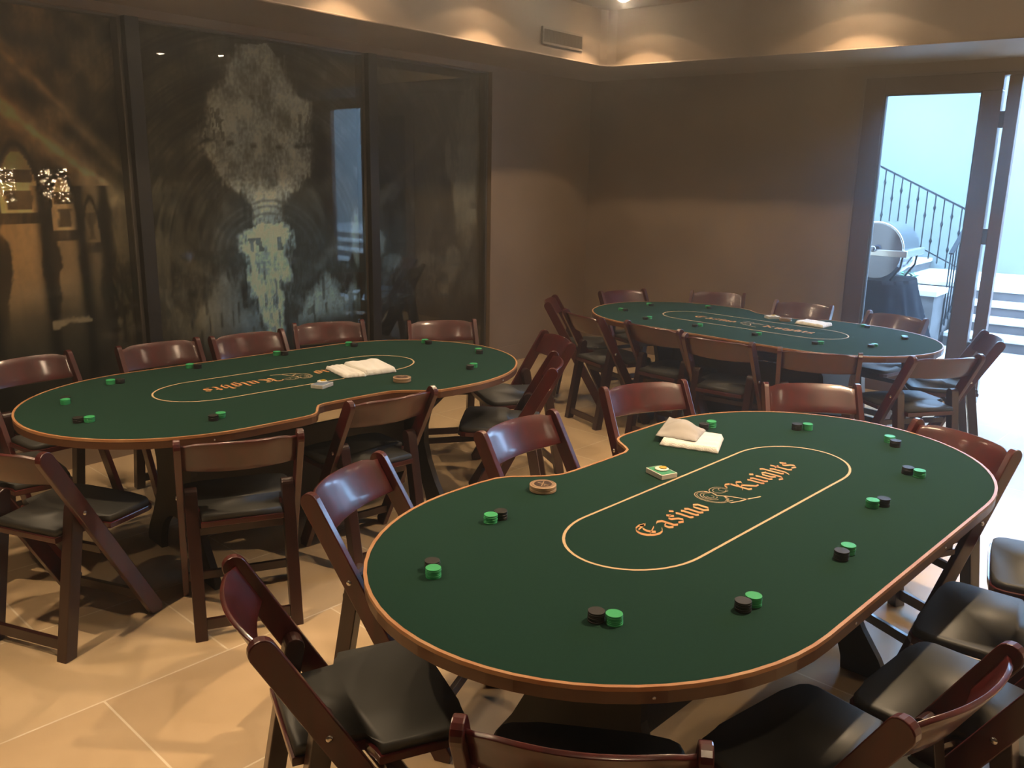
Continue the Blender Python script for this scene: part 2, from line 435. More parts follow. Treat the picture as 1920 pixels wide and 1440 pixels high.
# lit arched bays on the left
for (xc, zt, w, zsp, zb, lv) in ((2.12, 1.80, 0.105, 1.47, 0.80, 0.80), (2.35, 1.66, 0.07, 1.37, 0.80, 0.72), (2.50, 1.52, 0.045, 1.29, 0.82, 0.50), (1.72, 2.02, 0.14, 1.62, 0.78, 0.8), (1.2, 2.3, 0.18, 1.75, 0.7, 0.75)):
    arch = ((X - xc) / w) ** 2 + ((Z - zsp) / (zt - zsp)) ** 2
    put(((arch < 1) & (Z >= zsp)) * 1.0, lv, 0.25)
    put(inside(w - np.abs(X - xc), .008) * (Z < zsp - .06) * sstep(zb - .05, zb + .3, Z), lv * 0.75, 0.2)
    put(np.exp(-((np.sqrt(arch) - 1.12) / .08) ** 2) * (Z > zsp), 0.10, .2)
    put(inside(w * .55 - np.abs(X - xc), .01) * (np.abs(Z - zsp - .07) < .05), 0.30, .4)
    put(inside(w * .62 - np.abs(X - xc), .01) * (np.abs(Z - zsp - .2 * (zt - zsp) / .33) < .035) * 1.0, 0.28, .4)
for xc in (2.235, 2.44, 2.59, 1.92):
    put(np.exp(-((X - xc + (Z - 1) * .01) / .035) ** 2) * (Z < 1.62), 0.08, .4)
put(inside(.008 - np.abs(Z - 0.84 - .01 * np.sin(X * 14)), .006) * (X > 2.22) * (X < 2.45), .62, .2)
# main crystal chandelier
def chandelier(xc, s, zt, zb_list, lv, jag=1.0):
    # zb_list: outline of half-width by height
    zs = np.array([a for a, _ in zb_list])[::-1]; ws = np.array([w for _, w in zb_list])[::-1]
    hw = np.interp(Z, zs, ws) * s
    msk = inside(hw - np.abs(X - xc) + (streak - .5) * .07 * jag, 0.05) * (Z < zt + (N2 - .5) * .1) * (Z > zs[0])
    put(msk, lv * (0.50 + 0.45 * N2 + .25 * N4 + .2 * N5), 0.45)
    put(msk * (N4 > .70) * (N2 > .5) * .35, lv * .45, .3)
    return msk
put(np.exp(-((X - 3.72) / .55) ** 2 - ((Z - 1.75) / .62) ** 2) * .30 * (.5 + streak), .42, .5)
m1 = chandelier(3.72, 1.0, 2.5, [(2.50, .18), (2.32, .24), (2.23, .30), (2.19, .41), (1.92, .43), (1.90, .36), (1.87, .42), (1.74, .40), (1.62, .33), (1.56, .19), (1.46, .13), (1.34, .12)], 0.84)
put(np.clip(np.exp(-((Z - 1.885 - warp * .25 + .02 * np.cos((X - 3.72) * 5)) / .018) ** 2) * sstep(-.2, .9, np.sin((X - 3.27) * 34 + N2 * 2)) * (np.abs(X - 3.72) < .44), 0, 1) * .8, .18, .4)
put((np.abs(X - 3.72) > .30) * (np.abs(X - 3.72) < .45) * (Z < 2.1) * (Z > 1.9) * (streak > .55) * .6, .20, .2)
put(np.exp(-((X - 3.93) / .035) ** 2 - ((Z - 2.05) / .05) ** 2) * .7, .2, .3)
m2 = chandelier(3.735, 1.0, 1.36, [(1.36, .12), (1.31, .20), (1.18, .205), (1.16, .17), (1.00, .165), (0.93, .12), (0.80, .105), (0.66, .05), (.5, .10), (.3, .10)], 1.25)
put((np.abs(X - 3.735) < .2) * (Z < 1.27) * (Z > 1.17) * (N3 > .62) * .7, .24, .2)
# arch brushed behind the lower chandelier
R2 = np.hypot((X - 3.74), (Z - 1.15) * 1.3)
for r1 in (.36, .42, .47):
    put(np.exp(-((R2 - r1 - warp * .2) / .012) ** 2) * (Z > 1.2) * .7, .42, .5)
# side chandeliers at the mullions and soft groups of light below
for (xc, zc, w, h, lv) in ((2.70, 1.32, .07, .22, .50), (2.93, 1.12, .06, .25, .36), (4.54, 1.22, .07, .20, .85), (4.76, 1.17, .07, .10, .70), (4.90, 1.02, .10, .07, .55), (5.28, 1.02, .14, .06, .35), (5.62, .95, .12, .14, .46), (5.78, 1.55, .17, .40, .60), (5.83, 2.05, .15, .40, .50), (5.56, 1.85, .03, .20, .5)):
    q = 1 - ((X - xc) / w) ** 2 - ((Z - zc) / h) ** 2
    put(sstep(-.5, .6, q + (streak - .5) * 1.1 + warp * 2) * .9, lv, .4)
for (xc, zt, w, zb, lv) in ((3.34, 1.04, .30, .62, .62), (4.22, 1.02, .30, .66, .88), (4.50, .92, .20, .70, .7), (3.00, .86, .2, .66, .34), (2.68, .90, .25, .45, .36)):
    hgt = (zt - Z) / (zt - zb)
    q = np.minimum(hgt * 1.0, 1) * w * .95 - np.abs(X - xc)
    put(inside(q + (streak - .5) * .06, .05) * sstep(zb - .12, zb + .06, Z) * .85, lv, .35)
# thin vertical drips in the lower half
put((N4 > .58) * sstep(1.45, 1.0, Z) * sstep(.3, .6, Z) * (X > 2.6) * .45, .42, .5)
put((N3 < .26) * sstep(1.25, .9, Z) * (X > 2.6) * .40, .07, .5)
# dark floor of the hall
val = val * (1 - .65 * sstep(.75, .45, Z + (N1 - .5) * .12))
warm = sstep(2.95, 1.9, X)[..., None] * sstep(.6, 1.3, Z)[..., None]
cool = (sstep(3.1, 3.6, X) * (.35 + .65 * sstep(1.7, 1.2, Z)) * sstep(5.3, 4.9, X))[..., None]
base = np.array([0.50, 0.44, 0.34]); worm = np.array([0.95, 0.50, 0.20]); cold = np.array([0.28, 0.47, 0.74])
rgb = base * (1 - warm) * (1 - cool) + worm * warm + cold * cool * (1 - warm)
val = np.clip(val, 0.02, 1.15) ** 1.85
ART = np.concatenate([np.clip(rgb * val[..., None] * 2.3, 0, 1), np.ones(val.shape + (1,))], -1)

art_m = bpy.data.materials.new('mural_pigment'); art_m.use_nodes = True
nt = art_m.node_tree; b = nt.nodes['Principled BSDF']
at = nt.nodes.new('ShaderNodeAttribute'); at.attribute_name = 'pigment'
nt.links.new(at.outputs['Color'], b.inputs['Base Color'])
b.inputs['Roughness'].default_value = 0.7

def art_mesh(x0, x1, parent):
    i0 = max(0, int((x0 - AX0) / ST) - 1); i1 = min(nx, int((x1 - AX0) / ST) + 2)
    w = i1 - i0
    xs = np.clip(gx[i0:i1], x0, x1)
    V = np.zeros((nz, w, 3)); V[..., 0] = xs[None]; V[..., 1] = WY + RD - 0.004; V[..., 2] = gz[:, None]
    idx = np.arange(nz * w).reshape(nz, w)
    Fc = np.stack([idx[:-1, :-1], idx[:-1, 1:], idx[1:, 1:], idx[1:, :-1]], -1).reshape(-1, 4)
    me = bpy.data.meshes.new('artwork')
    me.from_pydata(V.reshape(-1, 3).tolist(), [], Fc.tolist())
    ca = me.color_attributes.new('pigment', 'FLOAT_COLOR', 'POINT')
    ca.data.foreach_set('color', ART[:, i0:i1].reshape(-1).astype(np.float32))
    me.materials.append(art_m)
    # give the sheet a back so it has thickness
    o = bpy.data.objects.new('artwork', me); COL.objects.link(o); o.parent = parent
    return o

PANELS = [(0.55, 2.715, 'mural panel behind glass at far left, orange arches and diagonal rib'),
          (2.845, 4.555, 'middle mural panel behind glass, two tiered crystal chandeliers in grey'),
          (4.685, 5.965, 'right-hand mural panel behind glass, darkest, next to the plaster wall')]
for x0, x1, lab in PANELS:
    r = empty('mural_panel', (0, 0, 0)); tag(r, lab, 'wall panel', 'glazed mural panels along the wall')
    art_mesh(x0, x1, r)
    bm = bmesh.new(); hw_ = (x1 - x0) / 2; box(bm, -hw_ + .001, hw_ - .001, -0.004, 0.004, RZ0 + 0.012, RZ1 - 0.012)
    gp = new_obj('glass_pane', bm, M['artglass'], r); gp.location = ((x0 + x1) / 2, WY + RD - 0.046, 0); gp.rotation_euler = (0, 0, math.radians(-1.9 if hw_ < .9 else -1.4))
    bm = bmesh.new()
    yf0, yf1 = WY + RD - 0.080, WY + RD
    box(bm, x0 - 0.022, x0, yf0, yf1, RZ0, RZ1); box(bm, x1, x1 + 0.022, yf0, yf1, RZ0, RZ1)
    box(bm, x0, x1, yf0, yf1, RZ1 - 0.012, RZ1); box(bm, x0, x1, yf0, yf1, RZ0, RZ0 + 0.012)
    new_obj('panel_frame', bm, M['framelight'], r)
for i, x in enumerate((2.78, 4.62)):
    bm = bmesh.new(); box(bm, x - 0.043, x + 0.043, WY - 0.005, WY + RD, RZ0, RZ1, bevel=0.003)
    struct('trim_%d' % (i + 2), bm, M['bronze'])
bm = bmesh.new(); box(bm, WB, 0.528, WY + RD - 0.05, WY + RD, RZ0, RZ1); struct('trim_4', bm, M['bronze'])

# ------------------------------------------------------------------ air vent
v = empty('air_vent', (0, 0, 0)); tag(v, 'painted air vent grille high on the soffit face above the murals', 'vent')
bm = bmesh.new(); box(bm, 5.63, 6.17, SFY - 0.006, SFY, 2.690, 2.815); new_obj('backing', bm, M['grilledark'], v)
bm = bmesh.new()
for x0, x1, z0, z1 in ((5.63, 6.17, 2.690, 2.706), (5.63, 6.17, 2.800, 2.815), (5.63, 5.646, 2.706, 2.800), (6.154, 6.17, 2.706, 2.800)):
    box(bm, x0, x1, SFY - 0.016, SFY - 0.006, z0, z1)
new_obj('vent_frame', bm, M['grille'], v)
bm = bmesh.new()
for k in range(40):
    x = 5.655 + k * 0.0127; box(bm, x, x + 0.004, SFY - 0.013, SFY - 0.006, 2.706, 2.800)
new_obj('louvre', bm, M['grille'], v)

# ------------------------------------------------------------------ ceiling downlights
def spot(x, y, z, power, deg, blend, size=0.03, parent=None):
    l = bpy.data.lights.new('downlight_lamp', 'SPOT'); l.energy = power; l.color = LAMP
    l.spot_size = math.radians(deg); l.spot_blend = blend; l.shadow_soft_size = size
    o = bpy.data.objects.new('downlight_lamp', l); COL.objects.link(o); o.location = (x, y, z)
    if parent: o.parent = parent; o.location = (0, 0, z - parent.location.z)
    return o
bm = bmesh.new(); lathe(bm, [(0.038, -0.004), (0.040, -0.010), (0.058, -0.008), (0.062, 0.0)], 24); fixn(bm)
ring_proto = new_obj('trim_ring', bm, M['ringwhite'], None, True)
bm = bmesh.new(); lathe(bm, [(0.0, -0.022), (0.022, -0.019), (0.036, -0.011), (0.038, -0.004), (0.0, 0.0)], 20); fixn(bm)
glass_proto = new_obj('lamp_glass', bm, M['lampglass'], None, True)
DL_LAB = ['downlight nearest the room corner, in the raised ceiling', 'downlight second from the corner along the mural soffit', 'downlight third from the corner along the mural soffit',
          'downlight fourth from the corner along the mural soffit', 'downlight farthest left along the mural soffit', 'downlight in front of the soffit over the glass door side', 'downlight in the ceiling beside the open doorway',
          'downlight over the gap between left and near tables', 'downlight over the bare floor at lower left', 'downlight over the floor between the three tables', 'downlight close above and right of the viewer', 'downlight over the far left corner of the room', 'downlight over the seats right of the near table',
          'downlight behind the viewer, mirrored in the middle mural panel', 'second downlight behind the viewer, mirrored in the murals', 'third downlight behind the viewer, mirrored in the murals', 'fourth downlight behind the viewer, mirrored in the left mural']
first = True
for i, (x, y, pw) in enumerate([(a, b, 0) for a, b in SPOT_ROW] + SPOT_MID):
    r = empty('ceiling_downlight', (x, y, CEIL)); tag(r, DL_LAB[i], 'ceiling light', 'recessed ceiling downlights')
    if first: rg, gg = ring_proto, glass_proto; first = False
    else:
        rg = ring_proto.copy(); COL.objects.link(rg); gg = glass_proto.copy(); COL.objects.link(gg)
    rg.parent = r; gg.parent = r
    if i < len(SPOT_ROW):
        spot(x, y, CEIL - 0.03, P_SCALLOP, 132, 0.10, 0.02, r)
        spot(x, y, CEIL - 0.03, P_ROW, 103, 0.22, 0.02, r)
    else:
        spot(x, y, CEIL - 0.03, pw, 100, 0.45, 0.03, r)

# two crystal pendants on the far side of the room, seen mirrored in the mural glass
for k, (x, y, lab) in enumerate(((4.80, -3.1, 'crystal pendant lamp mirrored at the left edge of the mural glass'), (5.50, -3.1, 'crystal pendant lamp mirrored beside the orange arch'))):
    r = empty('crystal_pendant', (x, y, CEIL)); tag(r, lab, 'pendant lamp', 'crystal pendants mirrored in the mural glass')
    bm = bmesh.new(); tube(bm, [(0, 0, 0), (0, 0, -1.35)], 0.006); new_obj('cord', bm, M['bronze'], r)
    bm = bmesh.new(); lathe(bm, [(0.0, -1.34), (0.19, -1.35), (0.19, -1.365), (0.0, -1.37)], 24); new_obj('crown', bm, M['metal'], r)
    rnd = random.Random(5 + k); bm = bmesh.new()
    for q in range(110):
        a = rnd.uniform(0, 2 * math.pi); rad = 0.19 * math.sqrt(rnd.uniform(.15, 1)); z = -1.38 - rnd.random() ** 1.3 * 0.46
        bmesh.ops.create_icosphere(bm, subdivisions=0, radius=rnd.uniform(.005, .011), matrix=Matrix.Translation((rad * math.cos(a), rad * math.sin(a), z)))
    o = new_obj('crystal_bead', bm, M['crystal'], r); o['kind'] = 'stuff'
    pl = bpy.data.lights.new('pendant_bulb', 'POINT'); pl.energy = 14; pl.color = LAMP; pl.shadow_soft_size = 0.02
    o = bpy.data.objects.new('pendant_bulb', pl); COL.objects.link(o); o.parent = r; o.location = (0, 0, -1.55)

# ------------------------------------------------------------------ poker tables
NX, NE, NW = 0.558, 0.662, 0.615
def smooth_poly(pts, it=2):
    for _ in range(it):
        q = []
        for i in range(len(pts)):
            a, b2 = pts[i], pts[(i + 1) % len(pts)]
            q += [(a[0] * .75 + b2[0] * .25, a[1] * .75 + b2[1] * .25), (a[0] * .25 + b2[0] * .75, a[1] * .25 + b2[1] * .75)]
        pts = q
    return pts
def table_outline(inset=0.0):
    pts = []
    for k in range(33):
        t = -math.pi / 2 + math.pi * k / 32
        pts.append((NX + NE * math.cos(t), NW * math.sin(t)))
    notch = [(.42, .615), (.33, .615), (.29, .610), (.262, .598), (.240, .575), (.205, .52), (.185, .495), (.155, .483), (.10, .480), (-.14, .480), (-.19, .485), (-.235, .505), (-.285, .545), (-.33, .585), (-.38, .608), (-.45, .615)]
    pts += notch
    for k in range(33):
        t = math.pi / 2 + math.pi * k / 32
        pts.append((-NX + NE * math.cos(t), NW * math.sin(t)))
    pts += [(-.3, -NW), (0, -NW), (.3, -NW)]
    # drop repeated points, then inset along averaged normals
    out = []
    for p in pts:
        if not out or math.hypot(p[0] - out[-1][0], p[1] - out[-1][1]) > 1e-4: out.append(p)
    if inset:
        n = len(out); q = []
        for i in range(n):
            a, c = out[i - 1], out[(i + 1) % n]
            dx, dy = c[0] - a[0], c[1] - a[1]; l = math.hypot(dx, dy)
            q.append((out[i][0] - dy / l * inset, out[i][1] + dx / l * inset))
        out = q
    return out
def ring_band(bm, outer, inner, z0, z1):
    n = len(outer)
    vs = [[bm.verts.new((p[0], p[1], z)) for p in poly] for poly, z in ((outer, z0), (outer, z1), (inner, z1), (inner, z0))]
    for a, b2 in zip(vs, vs[1:] + vs[:1]):
        for i in range(n):
            j = (i + 1) % n
            bm.faces.new((a[i], a[j], b2[j], b2[i]))
def stadium(a, e, w, n=24):
    return [(a + e * math.cos(-math.pi / 2 + math.pi * k / n), w * math.sin(-math.pi / 2 + math.pi * k / n)) for k in range(n + 1)] + \
           [(-a + e * math.cos(math.pi / 2 + math.pi * k / n), w * math.sin(math.pi / 2 + math.pi * k / n)) for k in range(n + 1)]

# --- blackletter lettering drawn with a broad pen held at a slant
NIB = (0.100, 0.066)   # half nib vector in x-height units
def pen(bm, pts, sc, ox, oy, z, nib=NIB):
    n = (nib[0], nib[1])
    for (a, b2) in zip(pts, pts[1:]):
        q = [(a[0] - n[0], a[1] - n[1]), (a[0] + n[0], a[1] + n[1]), (b2[0] + n[0], b2[1] + n[1]), (b2[0] - n[0], b2[1] - n[1])]
        area = sum(q[i][0] * q[(i + 1) % 4][1] - q[(i + 1) % 4][0] * q[i][1] for i in range(4))
        if abs(area) < 1e-4: continue
        if area < 0: q = q[::-1]
        bm.faces.new([bm.verts.new((ox + x * sc, oy + y * sc, z)) for x, y in q])
def curve(cx, cy, rx, ry, a0, a1, n=9):
    return [(cx + rx * math.cos(math.radians(a0 + (a1 - a0) * k / n)), cy + ry * math.sin(math.radians(a0 + (a1 - a0) * k / n))) for k in range(n + 1)]
GL = {
 'C': (1.15, [curve(.62, .66, .50, .62, 60, 330), curve(.70, .66, .22, .40, 110, 250), [(.62, 1.22), (.86, 1.12), (1.02, 1.26)], [(.36, .36), (.95, .70)], [(.34, 1.0), (.86, 1.16)]]),
 'K': (1.22, [[(-.04, 1.06), (.02, 1.28), (.20, 1.38), (.42, 1.22)], [(.40, 1.30), (.40, .14), (.28, .02)], [(.40, .14), (.54, .04)], [(.44, .70), (.60, 1.06), (.78, 1.18), (.94, 1.00), (.76, .78), (.50, .66)], [(.62, .72), (.86, .28), (.96, .10), (1.14, .10)], [(.14, .30), (.40, .50)]]),
 'a': (.66, [[(.12, .86), (.26, .95), (.44, .84), (.46, .16), (.58, .05)], [(.44, .58), (.16, .44), (.14, .16), (.28, .04), (.44, .18)]]),
 's': (.62, [[(.50, .80), (.36, .95), (.18, .84), (.16, .66), (.42, .46), (.46, .24), (.30, .05), (.10, .18)], [(.34, 1.1), (.46, .94)]]),
 'i': (.36, [[(.06, .84), (.16, .94), (.20, .84), (.20, .14), (.32, .04)], [(.13, 1.32), (.25, 1.16)]]),
 'n': (.66, [[(.04, .84), (.14, .94), (.18, .84), (.18, .12), (.28, .03)], [(.20, .78), (.38, .95), (.48, .82), (.48, .14), (.60, .04)]]),
 'o': (.62, [[(.30, .95), (.14, .80), (.14, .18), (.30, .03), (.46, .18), (.46, .82), (.30, .95)]]),
 'g': (.64, [[(.30, .95), (.14, .80), (.14, .24), (.30, .08), (.46, .24)], [(.30, .95), (.46, .84), (.46, -.16), (.30, -.36), (.08, -.26)], [(.46, .84), (.60, .92)]]),
 'h': (.66, [[(.06, 1.36), (.18, 1.26), (.18, .12), (.28, .03)], [(.20, .78), (.38, .95), (.48, .82), (.48, .08), (.34, -.26)]]),
 't': (.44, [[(.16, 1.24), (.20, 1.10), (.20, .16), (.32, .04), (.42, .12)], [(.02, .86), (.40, .92)]]),
}
def write(bm, text, x0, x1, y0, xh, z):
    wsum = sum(GL[c][0] for c in text)
    sx = (x1 - x0) / wsum
    x = x0
    for c in text:
        w, strokes = GL[c]
        for st in strokes:
            pen(bm, [(p[0] * sx / xh, p[1]) for p in st], xh, x, y0, z, (NIB[0] * 1.0, NIB[1] * 1.1))
        x += w * sx
def stroke_line(bm, pts, w, z):
    for a, b2 in zip(pts, pts[1:]):
        dx, dy = b2[0] - a[0], b2[1] - a[1]; l = math.hypot(dx, dy)
        if l < 1e-6: continue
        ux, uy = dx / l * w * .3, dy / l * w * .3
        px, py = -dy / l * w / 2, dx / l * w / 2
        bm.faces.new([bm.verts.new((x, y, z)) for x, y in ((a[0] - ux - px, a[1] - uy - py), (b2[0] + ux - px, b2[1] + uy - py), (b2[0] + ux + px, b2[1] + uy + py), (a[0] - ux + px, a[1] - uy + py))])

FZ = 0.760
def make_table():
    r = empty('poker_table')
    out = table_outline(); ins = table_outline(0.009); ins2 = table_outline(0.022)
    bm = bmesh.new(); prism(bm, ins, 0.742, FZ - 0.0015); fixn(bm); new_obj('felt_top', bm, M['felt'], r)
    bm = bmesh.new(); ring_band(bm, out, ins, 0.750, FZ); fixn(bm)
    new_obj('edge_strip', bm, M['edge'], r)
    bm = bmesh.new(); ring_band(bm, table_outline(0.001), ins2, 0.722, 0.750); fixn(bm); new_obj('rim', bm, M['rim'], r)
    bm = bmesh.new(); prism(bm, ins2, 0.724, 0.742); fixn(bm); new_obj('underside', bm, M['darkwood'], r)
    for x, s in ((-.42, -1), (.18, -1), (.75, -1), (-1.0, -1), (-.8, 1), (.7, 1)):
        y = s * (NW if abs(x) < NX else NW * math.sqrt(1 - ((abs(x) - NX) / NE) ** 2))
        nrm = Vector((0 if abs(x) < NX else math.copysign((abs(x) - NX) / NE ** 2, x), y / NW ** 2, 0)).normalized()
        bm = bmesh.new(); lathe(bm, [(0, .0015), (.0035, .0015), (.004, 0), (.004, -.004), (0, -.004)], 10)
        bmesh.ops.transform(bm, matrix=Matrix.Translation(Vector((x, y, .735)) + nrm * 0.0) @ nrm.to_track_quat('Z', 'Y').to_matrix().to_4x4(), verts=bm.verts[:])
        new_obj('screw', bm, M['metal'], r, True)
    for x in (-.62, .62):
        prof = [(.36, .722), (.36, .665), (.31, .62), (.215, .54), (.185, .45), (.185, .36), (.215, .27), (.27, .17), (.335, .08), (.36, .03), (.36, 0.0), (.27, 0.0)]
        arch = [(.205 * math.cos(math.radians(a)), .215 * math.sin(math.radians(a))) for a in range(0, 181, 12)]
        poly = [(-a, z) for a, z in prof[::-1][:-1]][::-1]
        poly = [(a, z) for a, z in prof] + arch + [(-a, z) for a, z in prof[::-1]]
        bm = bmesh.new(); prism(bm, poly, x - .015, x + .015, axis='x'); fixn(bm)
        new_obj('pedestal', bm, M['darkwood'], r)
    bm = bmesh.new(); box(bm, -.605, .605, -.012, .012, .09, .52, bevel=.003); new_obj('stretcher', bm, M['darkwood'], r)
    bm = bmesh.new(); box(bm, -.86, .86, -.035, .035, .69, .724); new_obj('support_rail', bm, M['darkwood'], r)
    return r

TABLES = {'N': ((2.409, 1.075), -5.40, (.022, -.001)), 'L': ((2.545, 3.313), 171.6, (-.009, -.058)), 'F': ((5.592, 2.362), -95.62, (-.014, .011))}
LABT = {'N': 'oval green felt poker table nearest the viewer, filling the lower right', 'L': 'oval green felt poker table on the left before the mural wall', 'F': 'oval green felt poker table farthest away, next to the glass door'}
t0 = make_table(); remember(t0)
ROOT = {}
for k, key in enumerate('NLF'):
    (x, y), a, off = TABLES[key]
    t = t0 if k == 0 else dup(t0, (0, 0, 0), 0)
    t.location = (x, y, 0); t.rotation_euler = (0, 0, math.radians(a)); ROOT[key] = t
    tag(t, LABT[key], 'poker table', 'oval poker tables')
    ox, oy = off
    zz = FZ - 0.0013
    # printed racetrack line
    bm = bmesh.new()
    A = [(p[0] + ox, p[1] + oy) for p in stadium(.443, .235, .197)]; B = [(p[0] + ox, p[1] + oy) for p in stadium(.443, .227, .189)]
    va = [bm.verts.new((*p, zz)) for p in A]; vb = [bm.verts.new((*p, zz)) for p in B]
    for i in range(len(va)):
        j = (i + 1) % len(va); 
        if (va[i].co - va[j].co).length < 1e-6: continue
        bm.faces.new((va[i], va[j], vb[j], vb[i]))
    new_obj('racetrack_line', bm, M['line'], t)
    for word, xa, xb in (('Casino', -.435, -.105), ('Knights', .085, .462)):
        bm = bmesh.new(); write(bm, word, xa + ox, xb + ox, -.032 + oy, .060, zz)
        new_obj('lettering', bm, M['gold'], t)
    # emblem: round plumed helmet with a pole across its foot
    bm = bmesh.new()
    e = lambda cx, cy, rx, ry, a0, a1, n=18, rot=0: [(ox + cx + rx * math.cos(math.radians(a0 + (a1 - a0) * q / n)) * math.cos(rot) - ry * math.sin(math.radians(a0 + (a1 - a0) * q / n)) * math.sin(rot),
                                                      oy + cy + rx * math.cos(math.radians(a0 + (a1 - a0) * q / n)) * math.sin(rot) + ry * math.sin(math.radians(a0 + (a1 - a0) * q / n)) * math.cos(rot)) for q in range(n + 1)]
    stroke_line(bm, e(-.030, .022, .042, .056, 40, 330), .0024, zz)
    stroke_line(bm, e(-.030, .022, .036, .049, 60, 320), .0018, zz)
    for rr_, a_ in ((.026, 30), (.018, 80), (.010, 140)):
        stroke_line(bm, e(-.028, .028, rr_, rr_ * 1.25, a_, a_ + 230), .0024, zz)
    stroke_line(bm, e(.036, .035, .034, .030, -20, 200), .0024, zz)
    stroke_line(bm, e(.038, .035, .024, .020, 0, 330), .0022, zz)
    stroke_line(bm, e(.052, .030, .012, .016, 0, 300), .0022, zz)
    stroke_line(bm, [(ox + a_, oy + b_) for a_, b_ in ((-.004, .062), (.004, .040), (-.006, .018), (.006, .0), (-.004, -.022), (-.020, -.030))], .0060, zz)
    stroke_line(bm, [(ox + a_, oy + b_) for a_, b_ in ((.004, .006), (.018, -.020), (.030, -.052), (.034, -.066))], .0052, zz)
    stroke_line(bm, [(ox + a_, oy + b_) for a_, b_ in ((-.030, -.046), (.0, -.058), (.036, -.066), (.085, -.083))], .0058, zz)
    stroke_line(bm, [(ox + a_, oy + b_) for a_, b_ in ((-.030, -.046), (-.026, -.032), (-.006, -.040))], .0030, zz)
    new_obj('emblem', bm, M['line'], t)

